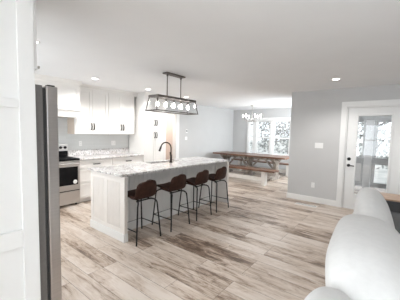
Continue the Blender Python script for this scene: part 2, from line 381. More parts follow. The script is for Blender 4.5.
m = MB(); m.lathe([(.033, 0), (.033, -.012), (.024, -.022), (.0, -.024)], (-.765, YD+.03, 1.015), 20, 'Y'); m.build('deadbolt', BLACK, dr, smooth=40)
m = MB(); m.lathe([(.030, 0), (.030, -.01), (.014, -.02), (.012, -.05), (0, -.051)], (-.765, YD+.03, .885), 20, 'Y'); m.tube([(-.765, YD-.02, .885), (-.71, YD-.02, .885), (-.665, YD-.016, .88)], .0105); m.build('lever_handle', BLACK, dr, smooth=40)

# wall plates, vent
def plate(name, face, a, z, wd, ht, n, label, cat, kind):
    """face: 'door' wall (normal -Y) or 'kitchen' wall (normal +X)"""
    def bx(m, a0, a1, z0, z1, d0, d1, base):
        if face == 'door': m.box(a0, a1, base-d1, base-d0, z0, z1)
        else: m.box(base+d0, base+d1, a0, a1, z0, z1)
    base = YD if face == 'door' else (XK if face == 'kitchen' else XK+.012)
    t = thing(name, (a, base, z) if face == 'door' else (base, a, z), label, cat)
    m = MB(); bx(m, a-wd/2, a+wd/2, z-ht/2, z+ht/2, 0, .007, base); m.build('cover_plate', PLATE, t, bevel=.003)
    for i in range(n):
        c = a + (i-(n-1)/2)*.046
        if kind == 'switch':
            m = MB(); bx(m, c-.016, c+.016, z-.033, z+.033, .007, .011, base); m.build('rocker', PLATE, t, bevel=.002)
        elif kind == 'outlet':
            for dz in (-.02, .02):
                m = MB(); bx(m, c-.016, c+.016, z+dz-.014, z+dz+.014, .007, .009, base)
                k = m.build('socket', PLATE, t, bevel=.002)
                m = MB()
                for s in (-.006, .006): bx(m, c+s-.0015, c+s+.0015, z+dz-.004, z+dz+.005, .009, .0095, base)
                m.build('slot', DARKGREY, k)
        else:
            m = MB(); bx(m, c-.03, c+.03, z-.02, z+.03, .007, .012, base); m.build('display', TGREY, t, bevel=.002)
    return t
plate('light_switch', 'door', -1.337, 1.26, .165, .115, 3, 'white triple rocker switch plate on grey wall left of entry door', 'light switch', 'switch')
plate('wall_outlet', 'door', -1.414, .385, .07, .115, 1, 'white outlet low on grey wall just above the baseboard', 'outlet', 'outlet')
plate('thermostat', 'kitchen', 6.30, 1.51, .085, .12, 1, 'small white thermostat with grey display on wall behind faucet', 'thermostat', 'thermo')
plate('light_switch', 'kitchen', 6.28, 1.27, .115, .115, 2, 'white double switch plate below the thermostat', 'light switch', 'switch')
plate('wall_outlet', 'tile', 2.712, 1.183, .07, .115, 1, 'outlet on backsplash just right of the range controls', 'outlet', 'outlet')
plate('wall_outlet', 'tile', 3.539, 1.175, .115, .115, 2, 'outlet on backsplash under the right pair of wall cabinet doors', 'outlet', 'outlet')
t = thing('floor_vent', (-1.45, 5.50, 0), 'white slotted vent in plank floor along the grey wall', 'floor vent')
m = MB(); m.box(-1.66, -1.24, 5.43, 5.55, 0, .005); m.build('vent_frame', PLATE, t, bevel=.002)
m = MB()
for i in range(14): m.box(-1.64+i*.0285, -1.628+i*.0285, 5.448, 5.532, .005, .0065)
m.build('slots', TGREY, t)

# ------------------------------------------------------------------ kitchen run on the back wall
XF = -4.965     # base cabinet face
m = MB(); m.box(XK, XK+.012, 1.2, 3.985, 1.045, 1.40); m.box(XK, XK+.012, 1.2, 2.446, 1.40, 1.80)
struct(m.build('wall_backsplash', TILE))
def shaker(m, axis, pl, a0, a1, z0, z1, rail=.06, th=.02, inset=.009):
    """shaker door: frame + recessed panel. axis 'X': face towards +X at pl; 'Y-': face towards -Y at pl"""
    def bx(b0, b1, c0, c1, t):
        if axis == 'X': m.box(pl-th, pl-(0 if t else inset), b0, b1, c0, c1)
        else: m.box(b0, b1, pl+(0 if t else inset), pl+th, c0, c1)
    bx(a0, a0+rail, z0, z1, 1); bx(a1-rail, a1, z0, z1, 1); bx(a0+rail, a1-rail, z0, z0+rail, 1); bx(a0+rail, a1-rail, z1-rail, z1, 1)
    bx(a0+rail, a1-rail, z0+rail, z1-rail, 0)
def pull_v(x, y, z, ln=.13):   # vertical bow pull on a +X face
    m = MB(); m.tube([(x, y, z-ln/2), (x+.022, y, z-ln/2+.008), (x+.031, y, z), (x+.022, y, z+ln/2-.008), (x, y, z+ln/2)], .0115, 8); return m
def pull_h(x, y, z, ln=.14):
    m = MB(); m.tube([(x, y-ln/2, z), (x+.022, y-ln/2+.008, z), (x+.031, y, z), (x+.022, y+ln/2-.008, z), (x, y+ln/2, z)], .0115, 8); return m
def wall_cab(y0, y1, label):
    t = thing('wall_cabinet', (XK, (y0+y1)/2, 1.40), label, 'cabinet', 'wall cabinets over the backsplash')
    m = MB(); m.box(XK, -5.262, y0, y1, 1.40, 2.36); m.build('body', CAB, t, bevel=.002)
    mid = (y0+y1)/2
    for a, b, s in ((y0+.004, mid-.002, 1), (mid+.002, y1-.004, -1)):
        m = MB(); shaker(m, 'X', -5.24, a, b, 1.405, 2.345); d = m.build('door', CAB, t, bevel=.002)
        pull_v(-5.241, (b-.028) if s > 0 else (a+.028), 1.565).build('pull', PULL, d, smooth=60)
    return t
c1 = wall_cab(2.446, 3.212, 'white two-door wall cabinet right beside the range hood')
m = MB(); m.box(XK+.013, -5.264, 2.441, 2.446, 1.40, 2.36); q = m.build('side_panel', RAW, c1); q['label'] = 'unpainted tan cabinet side'
wall_cab(3.214, 3.932, 'white two-door wall cabinet beside the tall pantry')
# tall pantry cabinet
t = thing('pantry_cabinet', (XK, 4.38, 0), 'tall white four-door pantry cabinet at right end of the kitchen run', 'cabinet')
m = MB(); m.box(XK+.021, -4.972, 4.0, 4.75, 0, 2.36); m.build('body', CAB, t, bevel=.002)
for z0, z1, hz in ((.10, 1.525, 1.39), (1.54, 2.345, 1.71)):
    for a, b, s in ((4.004, 4.373, 1), (4.377, 4.746, -1)):
        m = MB(); shaker(m, 'X', -4.95, a, b, z0, z1); d = m.build('door', CAB, t, bevel=.002)
        pull_v(-4.951, (b-.028) if s > 0 else (a+.028), hz, .14).build('pull', PULL, d, smooth=60)
# base cabinets
def base_cab(y0, y1, label, drawers, doors):
    t = thing('base_cabinet', (XK, (y0+y1)/2, 0), label, 'cabinet', 'base cabinets under the wall counter')
    m = MB(); m.box(XK+.021, XF-.02, y0, y1, .10, .882); m.box(XK+.021, XF-.09, y0, y1, 0, .10); m.build('body', CAB, t, bevel=.002)
    for z0, z1 in drawers:
        m = MB(); shaker(m, 'X', XF, y0+.006, y1-.006, z0, z1, .045); d = m.build('drawer', CAB, t, bevel=.002)
        pull_h(XF-.001, (y0+y1)/2, (z0+z1)/2 if z1-z0 < .2 else z1-.06).build('pull', PULL, d, smooth=60)
    mid = (y0+y1)/2
    if doors:
        for a, b, s in ((y0+.006, mid-.002, 1), (mid+.002, y1-.006, -1)):
            m = MB(); shaker(m, 'X', XF, a, b, .11, .69, .06); d = m.build('door', CAB, t, bevel=.002)
            pull_v(XF-.001, (b-.03) if s > 0 else (a+.03), .6).build('pull', PULL, d, smooth=60)
base_cab(2.392, 3.13, 'white three-drawer base cabinet directly right of the range', ((.70, .868), (.41, .69), (.11, .40)), False)
base_cab(3.133, 3.985, 'white base cabinet with one drawer over doors behind the island sink', ((.70, .868),), True)
base_cab(1.10, 1.60, 'white base cabinet left of the range behind the refrigerator', ((.70, .868),), True)
for y0, y1, lb in ((2.39, 3.985, 'speckled granite wall counter right of the range'), (1.10, 1.602, 'speckled granite wall counter left of the range behind the refrigerator')):
    t = thing('countertop', (XK, (y0+y1)/2, .882), lb, 'countertop')
    m = MB(); m.box(XK, -4.94, y0, y1, .884, .915); m.build('slab', GRAN, t, bevel=.004)
    m = MB(); m.box(XK, XK+.022, y0, y1, .915, 1.043); m.build('splash_strip', GRAN, t, bevel=.003)

# range
t = thing('range', (-5.25, 2.0, 0), 'stainless electric range with black glass oven door and backguard', 'range')
RY0, RY1 = 1.612, 2.384
m = MB(); m.box(XK+.03, -4.945, RY0, RY1, .04, .892); m.build('body', STEEL, t, bevel=.003)
m = MB(); m.box(XK+.03, -4.915, RY0, RY1, .893, .928); m.build('cooktop', COOK, t, bevel=.004)
m = MB(); m.box(XK+.03, XK+.14, RY0, RY1, .922, 1.045); m.build('backguard_base', BLKGL, t, bevel=.003)
m = MB(); m.box(XK+.025, XK+.15, RY0, RY1, 1.045, 1.185); bgd = m.build('backguard', LSTEEL, t, bevel=.006)
for y in (2.325, 2.235, 1.76, 1.67):
    m = MB(); m.lathe([(.028, 0), (.028, .012), (.022, .03), (0, .032)], (XK+.15, y, 1.118), 18, 'X'); m.build('knob', BLACK, bgd, smooth=40)
m = MB(); m.box(XK+.15, XK+.153, 1.86, 2.14, 1.08, 1.155); m.build('clock_display', BLKGL, bgd)
m = MB(); m.box(-4.945, -4.915, RY0+.004, RY1-.004, .315, .872); od = m.build('oven_door', STEEL, t, bevel=.004)
m = MB(); m.box(-4.915, -4.911, RY0+.05, RY1-.045, .42, .775); m.build('oven_window', BLKGL, od, bevel=.002)
m = MB(); m.lathe([(.040, 0), (.040, .002), (.036, .003), (0, .003)], (-4.911, 2.285, .475), 24, 'X'); k = m.build('round_badge', PLATE, od, smooth=30)
m = MB(); m.lathe([(.030, 0), (.030, .001), (.026, .001), (.026, 0)], (-4.908, 2.285, .475), 24, 'X')
m = MB(); m.tube([(-4.86, RY0+.03, .835), (-4.86, RY1-.03, .835)], .014, 12); m.tube([(-4.915, RY0+.06, .835), (-4.86, RY0+.06, .835)], .010); m.tube([(-4.915, RY1-.06, .835), (-4.86, RY1-.06, .835)], .010); m.build('oven_handle', STEEL, od, smooth=50)
m = MB(); m.box(-4.945, -4.915, RY0+.004, RY1-.004, .075, .295); m.build('storage_drawer', STEEL, t, bevel=.004)
m = MB(); m.box(-4.95, -4.935, RY0, RY1, .295, .315); m.build('drawer_gap', DARKGREY, t)
for x in (-5.5, -5.0):
    for y in (RY0+.05, RY1-.05):
        m = MB(); m.lathe([(.018, 0), (.018, .04)], (x, y, 0), 10); m.build('foot', BLACK, t)

# hood
t = thing('range_hood', (-5.3, 2.0, 1.70), 'white boxed wooden range hood with stepped moulding above the range', 'range hood')
m = MB(); m.box(XK, -5.02, 1.54, 2.445, 1.93, 2.36); shaker(m, 'X', -5.0, 1.55, 2.437, 1.94, 2.35, .07); m.build('hood_box', CAB, t, bevel=.003)
m = MB(); m.prism([(XK, 1.93), (-4.985, 1.93), (-4.965, 1.90), (-4.965, 1.865), (XK, 1.865)], 'Y', 1.505, 2.48)
m.build('ledge', CAB, t, bevel=.003)
m = MB(); m.prism([(XK, 1.865), (-4.985, 1.865), (-5.02, 1.76), (-5.02, 1.735), (XK, 1.735)], 'Y', 1.535, 2.443); m.build('mantle', CAB, t, bevel=.003)
m = MB(); m.box(XK+.08, -5.06, 1.60, 2.39, 1.725, 1.736); m.build('filter_panel', STEEL, t)

# crown moulding
m = MB()
def crown_run(m, x, y0, y1):
    m.prism([(x-.02, 2.345), (x+.015, 2.345), (x+.02, 2.375), (x+.05, 2.405), (x+.065, 2.44), (x-.02, 2.44)], 'Y', y0, y1)
crown_run(m, -5.24, 2.44, 4.0); crown_run(m, -5.0, .9, 2.46); crown_run(m, -4.95, 4.0, 4.75)
m.box(XK, -5.25, 2.446, 4.0, 2.36, 2.44); m.box(XK, -5.01, 1.5, 2.445, 2.36, 2.44); m.box(XK, -4.96, 4.0, 4.75, 2.36, 2.44)
m.box(XK, -5.0, .9, 1.5, 2.345, 2.44)
struct(m.build('trim_2', CAB))

# ------------------------------------------------------------------ refrigerator and its cabinet surround
t = thing('refrigerator', (-2.13, .3, 0), 'stainless refrigerator with grey side seen edge-on at left', 'refrigerator')
FX = -1.70
m = MB(); m.box(-2.56, FX, -.06, .605, .02, 1.765); m.build('body', FRIDGE_SIDE, t, bevel=.004)
m = MB(); m.box(-2.55, FX-.006, .605, .622, .06, 1.75); m.build('gasket', DARKGREY, t)
for x0, x1 in ((-2.56, -2.134), (-2.126, FX+.004)):
    m = MB(); m.box(x0, x1, .622, .690, .07, 1.765); d = m.build('door', FSTEEL, t, bevel=.007)
    xx = -2.165 if x0 < -2.3 else -2.095
    m = MB(); m.tube([(xx, .688, .86), (xx, .733, .88), (xx, .733, 1.62), (xx, .688, 1.64)], .012); m.build('handle', STEEL, d, smooth=50)
m = MB(); m.box(-1.745, -1.712, .635, .68, 1.765, 1.775); m.build('hinge_cover', BLACK, t, bevel=.004)
for x in (-2.5, -1.76):
    for y in (0, .55):
        m = MB(); m.lathe([(.02, 0), (.02, .022)], (x, y, 0), 10); m.build('foot', BLACK, t)
t = thing('refrigerator_surround', (-2.13, .2, 0), 'white panelled cabinet enclosure around the refrigerator at left edge', 'cabinet')
PX = -1.66
m = MB(); m.box(PX-.026, PX-.014, -.12, .553, 0, H-.002)
for y0, y1 in ((-.12, -.03), (.472, .553)): m.box(PX-.014, PX, y0, y1, 0, H-.002)
for z0, z1 in ((0, .13), (.82, .922), (1.617, 1.665), (2.33, H-.002)): m.box(PX-.014, PX, -.03, .472, z0, z1)
m.build('end_panel', TRIM, t, bevel=.0025)
m = MB(); m.box(-2.60, -2.575, -.12, .553, 0, H-.002); m.build('far_panel', TRIM, t, bevel=.0025)
m = MB(); m.box(-2.575, PX-.026, -.12, .545, 1.84, H-.002); m.build('upper_box', TRIM, t)
for x0, x1, hx in ((-2.572, -2.132, -2.16), (-2.128, PX-.012, PX-.05)):
    m = MB()
    m.box(x0, x1, .553, .572, 1.845, H-.004); d = m.build('upper_door', TRIM, t, bevel=.003)
    if hx < -2: m = MB(); m.lathe([(.006, 0), (.006, .016), (.015, .022), (.012, .03), (0, .031)], (hx, .572, 1.90), 16, 'Y'); m.build('knob', PULL, d, smooth=50)
    else: m = MB(); m.lathe([(.006, 0), (.006, .016), (.010, .018), (.008, .022), (0, .023)], (hx, .572, 1.868), 16, 'Y'); m.build('knob', NICK, d, smooth=50)

# ------------------------------------------------------------------ island
IX0, IX1, IY0, IY1 = -3.69, -2.82, 1.907, 4.555
t = thing('kitchen_island', (-3.25, 3.2, 0), 'white panelled kitchen island base with beadboard seating side', 'kitchen island')
EX0, EX1 = IX0+.03, -2.79
RX = -3.09                          # recessed knee panel
def end_wall(y0, y1, s):            # s=-1 face towards -Y, +1 towards +Y
    m = MB(); m.box(EX0, EX1, y0+(.012 if s < 0 else 0), y1-(.012 if s > 0 else 0), 0, .884)
    f0, f1 = (y0, y0+.012) if s < 0 else (y1-.012, y1)
    for x0, x1 in ((EX0, EX0+.07), (-3.265, -3.195), (EX1-.09, EX1)): m.box(x0, x1, f0, f1, .10, .884)
    for a, b in ((EX0+.07, -3.265), (-3.195, EX1-.09)):
        m.box(a, b, f0, f1, .10, .17); m.box(a, b, f0, f1, .80, .884)
        n = 9
        for i in range(n):          # beadboard slats
            u0 = a + (b-a)*i/n; u1 = a + (b-a)*(i+1)/n
            m.box(u0+.003, u1-.003, (f0+.006) if s < 0 else f0, f1 if s < 0 else (f1-.006), .17, .80)
    return m.build('end_panel', ISL, t, bevel=.0015)
end_wall(1.935, 1.985, -1); end_wall(4.475, 4.525, 1)
m = MB(); m.box(EX0+.02, RX-.012, 1.985, 4.475, .0, .70); m.box(EX0+.02, RX-.012, 1.985, 2.85, .70, .884); m.box(EX0+.02, RX-.012, 3.80, 4.475, .70, .884); m.box(RX-.09, RX-.012, 2.85, 3.8, .7, .884); m.box(EX0+.02, EX0+.08, 2.85, 3.8, .7, .884)
m.build('cabinet_box', ISL, t)
m = MB(); y = 1.985; n = 30
for i in range(n):
    u0 = 1.985 + 2.49*i/n; m.box(RX-.012, RX, u0+.003, u0+2.49/n-.003, .10, .884)
m.box(RX-.012, RX-.005, 1.985, 4.475, 0, .884)
m.build('knee_panel', TRIM, t)
m = MB()
m.box(EX0-.004, EX1+.014, 1.919, 1.935, 0, .115); m.box(EX1, EX1+.014, 1.935, 1.985, 0, .115)
m.box(RX, RX+.014, 1.985, 4.475, 0, .10); m.box(EX1, EX1+.014, 4.475, 4.525, 0, .115); m.box(EX0-.004, EX1+.014, 4.525, 4.541, 0, .115)
m.build('base_moulding', TRIM, t, bevel=.005)
for i, (a, b) in enumerate(((2.0, 2.84), (2.845, 3.805), (3.81, 4.46))):
    m = MB()
    def bx(y0, y1, z0, z1, d): m.box(EX0+.0, EX0+.02-d, y0, y1, z0, z1)
    bx(a, b, .11, .86, .006); bx(a, a+.06, .11, .86, -.0); m.build('door', ISL, t, bevel=.002)
# counter with sink hole
SX0, SX1, SY0, SY1 = -3.62, -3.375, 2.95, 3.70
t = thing('island_countertop', (-3.25, 3.2, .884), 'long speckled pale granite slab on top of the island', 'countertop')
m = MB()
z0, z1 = .884, .917
xs = [IX0, SX0, SX1, IX1]; ys = [IY0, SY0, SY1, IY1]
for i in range(3):
    for j in range(3):
        if (i, j) == (1, 1): continue
        m.box(xs[i], xs[i+1], ys[j], ys[j+1], z0, z1)
bmesh.ops.remove_doubles(m.bm, verts=m.bm.verts, dist=1e-5)
# drop interior faces (shared by two boxes)
seen = {}
for f in m.bm.faces:
    seen.setdefault(tuple(sorted(v.index for v in f.verts)), []).append(f)
m.bm.verts.index_update()
seen = {}
for f in m.bm.faces: seen.setdefault(tuple(sorted(v.index for v in f.verts)), []).append(f)
bmesh.ops.delete(m.bm, geom=[f for fs in seen.values() if len(fs) > 1 for f in fs], context='FACES_ONLY')
m.build('slab', GRAN, t, bevel=.004)
t = thing('sink', ((SX0+SX1)/2, (SY0+SY1)/2, .72), 'dark undermount sink set into the island counter', 'sink')
m = MB(); m.box(SX0-.012, SX1+.012, SY0-.012, SY1+.012, .705, .72)
m.box(SX0-.012, SX0, SY0-.012, SY1+.012, .72, .883); m.box(SX1, SX1+.012, SY0-.012, SY1+.012, .72, .883); m.box(SX0, SX1, SY0-.012, SY0, .72, .883); m.box(SX0, SX1, SY1, SY1+.012, .72, .883)
m.build('basin', SINKM, t, bevel=.004)
m = MB(); m.lathe([(.045, 0), (.045, .004), (.03, .005), (0, .003)], (-3.5, 3.32, .72), 20); m.build('drain', NICK, t, smooth=40)
# faucet: base on the seating side of the sink
FB = Vector((-3.315, 3.315, .917))
t = thing('kitchen_faucet', FB, 'dark bronze gooseneck pull-down faucet beside the island sink', 'faucet')
m = MB(); m.lathe([(.032, 0), (.032, .008), (.024, .02), (.021, .06), (.019, .14), (.015, .15), (.0, .151)], FB, 20); m.build('base', BRONZE, t, smooth=40)
dv = Vector((-.78, -.62, 0)).normalized()
pts = [FB+Vector((0, 0, .14)), FB+Vector((0, 0, .25))]
for i in range(0, 11):
    a = math.pi*i/10*.93; pts.append(FB + Vector((0, 0, .27)) + dv*(.095*(1-math.cos(a))) + Vector((0, 0, .105*math.sin(a))))
m = MB(); m.tube(pts, .0125, 12); m.build('spout', BRONZE, t, smooth=60)
e0 = pts[-1]; dn = (pts[-1]-pts[-2]).normalized()
m = MB(); m.tube([e0-dn*.005, e0+dn*.03, e0+dn*.09], .0165, 12, .02); m.build('spray_head', BRONZE, t, smooth=60)
sd = Vector((.87, -.50, 0))
m = MB(); m.tube([FB+Vector((0, 0, .10)), FB+sd*-.03+Vector((0, 0, .10)), FB+sd*-.055+Vector((0, 0, .13)), FB+sd*-.075+Vector((0, 0, .19))], .0085, 8); m.build('lever', BRONZE, t, smooth=60)

# ------------------------------------------------------------------ bar stools
def make_stool():
    t = thing('bar_stool', (0, 0, 0), 'x', 'bar stool', 'brown leather bar stools along the island')
    # seat shell: +X is the back
    prof = [(-.215, .590), (-.19, .612), (-.12, .612), (-.02, .598), (.07, .572), (.130, .574), (.176, .608), (.196, .675), (.212, .735), (.224, .790), (.232, .828), (.236, .850)]
    wid = [.270, .335, .370, .385, .385, .375, .372, .374, .360, .330, .275, .185]
    rows = []
    n = 12
    for k, ((x, z), wd) in enumerate(zip(prof, wid)):
        row = []
        bk = min(1.0, max(0.0, (k-4)/5.0)); st = 1-bk
        for j in range(n+1):
            v = -1 + 2*j/n
            yy = math.sin(v*math.pi/2)*wd/2 if abs(v) < 1 else v*wd/2
            row.append((x - .075*bk**.6*(v*v) if bk > 0 else x + .012*v*v*(1 if k == 0 else 0), yy, z + .022*st*v*v - (.006, .016, .034)[k-9]*v*v if k >= 9 else z + .022*st*v*v))
        rows.append(row)
    m = MB(); m.grid(rows); s = m.build('seat_shell', LEATH, t, smooth=0)
    so = s.modifiers.new('solid', 'SOLIDIFY'); so.thickness = .034; so.offset = -1 
    sb = s.modifiers.new('sub', 'SUBSURF'); sb.levels = 2; sb.render_levels = 2
    m = MB()
    for sy in (-1, 1): m.tube([(-.16, sy*.09, .578), (.12, sy*.09, .556)], .010, 8)
    m.tube([(-.13, -.13, .574), (-.13, .13, .574)], .010, 8); m.tube([(.10, -.13, .552), (.10, .13, .552)], .010, 8)
    m.build('seat_frame', BLACK, t, smooth=60)
    for sx in (-1, 1):
        for sy in (-1, 1):
            if sx > 0: pts = [(.212, sy*.212, 0), (.178, sy*.168, .50), (.170, sy*.155, .53), (.145, sy*.135, .55), (.09, sy*.11, .552)]
            else: pts = [(-.212, sy*.212, 0), (-.178, sy*.168, .515), (-.168, sy*.155, .555), (-.13, sy*.12, .575)]
            m = MB(); m.tube(pts, .0105, 10); m.build('leg', BLACK, t, smooth=60)
    m = MB(); z = .175; k = .212-.037*.175/.54; ky = .212-.047*.175/.54
    m.tube([(k, -ky, z), (-k, -ky, z), (-k, ky, z), (k, ky, z)], .008, 8); m.build('footrest', BLACK, t, smooth=60)
    return t
st = make_stool()
labels = ['brown leather bar stool nearest the camera at the island end', 'second brown leather bar stool from the near end of the island',
          'third brown leather bar stool from the near end of the island', 'brown leather bar stool at the far end beside the dining side']
for i, y in enumerate((2.185, 2.815, 3.42, 4.005)):
    loc = (-2.795, y, 0)
    if i == 0: st.location = loc; st['label'] = labels[0]
    else: dup(st, loc, labels[i])

# ------------------------------------------------------------------ linear pendant
PXc, PYc = -2.985, 3.035
t = thing('island_pendant', (PXc, PYc, 2.44), 'long bronze lantern pendant with five lit bulbs over the island', 'pendant light')
m = MB(); m.box(PXc-.055, PXc+.055, PYc-.21, PYc+.225, 2.418, 2.44); m.build('canopy', PENDM, t, bevel=.004)
for y in (PYc-.155, PYc+.165):
    m = MB(); m.tube([(PXc, y, 2.42), (PXc, y, 2.06)], .008, 8); m.lathe([(.015, 0), (.015, .03)], (PXc, y, 2.385), 12); m.build('rod', PENDM, t, smooth=60)
TZ, BZ, tx, ty, bx_, by = 2.035, 1.818, .100, .440, .126, .488
m = MB()
def bar(a, b, r=.009):
    a = Vector(a); b = Vector(b); m.tube([a, b], r, 4)
def ring(z, hx, hy, r):
    m.box(PXc-hx-r, PXc-hx+r, PYc-hy-r, PYc+hy+r, z-r, z+r); m.box(PXc+hx-r, PXc+hx+r, PYc-hy-r, PYc+hy+r, z-r, z+r)
    m.box(PXc-hx, PXc+hx, PYc-hy-r, PYc-hy+r, z-r, z+r); m.box(PXc-hx, PXc+hx, PYc+hy-r, PYc+hy+r, z-r, z+r)
ring(BZ, bx_, by, .008)
for sx in (-1, 1):
    for sy in (-1, 1): bar((PXc+sx*tx, PYc+sy*ty, TZ), (PXc+sx*bx_, PYc+sy*by, BZ), .010)
m.build('frame', PENDM, t)
m = MB(); m.box(PXc-tx-.012, PXc+tx+.012, PYc-ty-.012, PYc+ty+.012, TZ-.012, TZ+.022); m.build('top_plate', PENDM, t, bevel=.003)
m = MB()
for (x0, y0, x1, y1) in ((tx, -ty, tx, ty), (-tx, -ty, -tx, ty), (-tx, -ty, tx, -ty), (-tx, ty, tx, ty)):
    kx, ky = bx_/tx, by/ty
    q = [(PXc+x0, PYc+y0, TZ-.012), (PXc+x1, PYc+y1, TZ-.012), (PXc+x1*kx, PYc+y1*ky, BZ), (PXc+x0*kx, PYc+y0*ky, BZ)]
    V = [m.bm.verts.new(p) for p in q]; m.bm.faces.new(V)
m.build('glass_panel', LGLASS, t)
for i in range(5):
    y = PYc - .36 + .18*i
    m = MB(); m.lathe([(.016, 0), (.016, -.05), (.012, -.055)], (PXc, y, TZ-.01), 14); sk = m.build('socket', PENDM, t, smooth=40)
    m = MB(); m.lathe([(.010, .0), (.014, -.02), (.024, -.045), (.025, -.06), (.018, -.078), (.004, -.085)], (PXc, y, TZ-.062), 16); m.build('bulb', BULB, sk, smooth=60)

# ------------------------------------------------------------------ recessed downlights
def can(x, y, label, first=None):
    if first is None:
        t = thing('recessed_light', (x, y, H), label, 'recessed light', 'recessed ceiling downlights')
        m = MB(); m.lathe([(.075, 0), (.073, -.006), (.054, -.009), (.052, -.004), (.052, 0)], (x, y, H), 28); m.build('trim_ring', PLATE, t, smooth=40)
        m = MB(); m.lathe([(.052, -.0035), (.04, -.005), (.0, -.005)], (x, y, H), 28); m.build('lens', CANLED, t, smooth=40)
    else: t = dup(first, (x, y, H), label)
    l = bpy.data.lights.new('downlight', 'SPOT'); l.energy = CAN_W; l.spot_size = R(150); l.spot_blend = .6; l.shadow_soft_size = .06; l.color = (1, .98, .96)
    o = bpy.data.objects.new('downlight', l); COL.objects.link(o); o.location = (x, y, H-.02)
    return t
c0 = can(-4.447, 2.456, 'lit recessed light in ceiling in front of the range hood')
can(-4.502, 3.745, 'lit recessed light in ceiling just left of the pendant lantern', c0)
can(-4.621, 5.169, 'lit recessed light in ceiling behind right end of pendant lantern', c0)
can(-.891, 4.784, 'lit recessed light in ceiling above the entry door wall', c0)
can(-3.15, 1.03, 'lit recessed light in ceiling beside the refrigerator enclosure', c0)
l = bpy.data.lights.new('hall_fill', 'POINT'); l.energy = 22; l.shadow_soft_size = .1; l.color = (1, .93, .86)  # fill lamp added to brighten the hall, has no fixture
o = bpy.data.objects.new('hall_fill', l); COL.objects.link(o); o.location = (-6.3, 5.3, 2.3)

# ------------------------------------------------------------------ dining set
TX0, TX1, TY0, TY1 = -5.29, -2.63, 7.43, 8.38
TYc = (TY0+TY1)/2
def trestle(m, xc, yc, z0, z1, wtop, wmid, wfoot, th):
    h = z1-z0
    L_ = [(-wfoot/2, 0), (-wfoot/2, .05), (-wfoot/2+.06, .085), (-wmid/2-.05, .12), (-wmid/2, .22), (-wmid/2+.01, h*.55), (-wmid/2-.05, h*.75), (-wtop/2+.05, h*.88), (-wtop/2, h-.05), (-wtop/2, h)]
    poly = [(yc+a, z0+b) for a, b in L_] + [(yc-a, z0+b) for a, b in L_[::-1]]
    m.prism(poly, 'X', xc-th/2, xc+th/2)
t = thing('dining_table', (-3.96, TYc, 0), 'long farmhouse dining table with brown plank top and whitewashed trestle base', 'table')
m = MB()
for i in range(5):
    a = TY0+.0 + (TY1-TY0)*i/5; m.box(TX0+.12, TX1-.12, a+.001, a+(TY1-TY0)/5-.001, .715, .76)
m.box(TX0, TX0+.12, TY0, TY1, .715, .76); m.box(TX1-.12, TX1, TY0, TY1, .715, .76)
m.build('tabletop', TABTOP, t, bevel=.004)
for x in (-4.98, -4.03, -3.08):
    m = MB(); trestle(m, x, TYc, 0, .715, .74, .20, .80, .11); m.build('trestle', DISTR, t, bevel=.006)
m = MB(); m.box(-4.98, -3.08, TYc-.05, TYc+.05, .20, .32); m.build('stretcher', DISTR, t, bevel=.005)
m = MB()
for xa, xb in ((-4.92, -4.5), (-4.10, -4.45), (-3.96, -3.60), (-3.14, -3.55)):
    for y in (TYc,):
        m.hexa([(xa-.03, y-.04, .30), (xa+.03, y-.04, .30), (xa+.03, y+.04, .30), (xa-.03, y+.04, .30)], [(xb-.03, y-.04, .715), (xb+.03, y-.04, .715), (xb+.03, y+.04, .715), (xb-.03, y+.04, .715)])
m.build('brace', DISTR, t, bevel=.004)
m = MB(); m.box(TX0+.2, TX1-.2, TYc-.3, TYc-.26, .64, .715); m.box(TX0+.2, TX1-.2, TYc+.26, TYc+.3, .64, .715); m.build('apron', DISTR, t, bevel=.003)
def bench(y0, y1, label, legmat):
    yc = (y0+y1)/2
    t = thing('dining_bench', (-3.92, yc, 0), label, 'bench', 'wooden benches at the dining table')
    m = MB(); 
    for i in range(2):
        a = y0+(y1-y0)*i/2; m.box(-5.22, -2.62, a+.001, a+(y1-y0)/2-.001, .405, .45)
    m.build('bench_top', TABTOP, t, bevel=.004)
    for x in (-4.88, -2.96):
        m = MB(); m.prism([(y0+.03, 0), (y1-.15, 0), (y1-.13, .405), (y0+.03, .405)], 'X', x-.055, x+.055); m.build('leg', WHTWD, t, bevel=.004)
    m = MB(); m.box(-4.825, -3.015, yc-.03, yc+.03, .095, .215); m.build('stretcher', WHTWD, t, bevel=.004)
    return t
bench(6.62, 6.96, 'brown topped bench with white legs on kitchen side of dining table', WHTWD)
bench(8.62, 8.96, 'bench on window side behind the dining table', WHTWD)

# chandelier
CX, CY = -4.02, 7.93
t = thing('chandelier', (CX, CY, H), 'small nickel chandelier with lit candle shades over dining table', 'chandelier')
m = MB(); m.lathe([(.065, 0), (.06, -.015), (.02, -.03), (.006, -.035)], (CX, CY, H), 20); m.build('canopy', NICK, t, smooth=40)
m = MB(); m.tube([(CX, CY, H-.03), (CX, CY, 1.95)], .008, 8); m.lathe([(.0, -.09), (.02, -.07), (.03, -.03), (.014, 0), (.022, .05), (.010, .08)], (CX, CY, 1.95), 14); m.lathe([(.012, 0), (.026, .02), (.012, .05)], (CX, CY, 2.16), 12); m.build('stem', NICK, t, smooth=60)
for i in range(6):
    a = i*math.pi/3 + .3; d = Vector((math.cos(a), math.sin(a), 0)); C0 = Vector((CX, CY, 0))
    pts = [C0+d*.015+Vector((0, 0, 1.93)), C0+d*.10+Vector((0, 0, 1.88)), C0+d*.20+Vector((0, 0, 1.90)), C0+d*.28+Vector((0, 0, 1.97)), C0+d*.30+Vector((0, 0, 2.02))]
    m = MB(); m.tube(pts, .007, 8); e = pts[-1]; m.lathe([(.02, 0), (.024, .008), (.010, .012)], e, 12); ar = m.build('arm', NICK, t, smooth=60)
    m = MB(); m.lathe([(.010, .012), (.010, .05), (.016, .065), (.016, .08), (.003, .112)], e, 14); m.build('shade', BULB, ar, smooth=60)

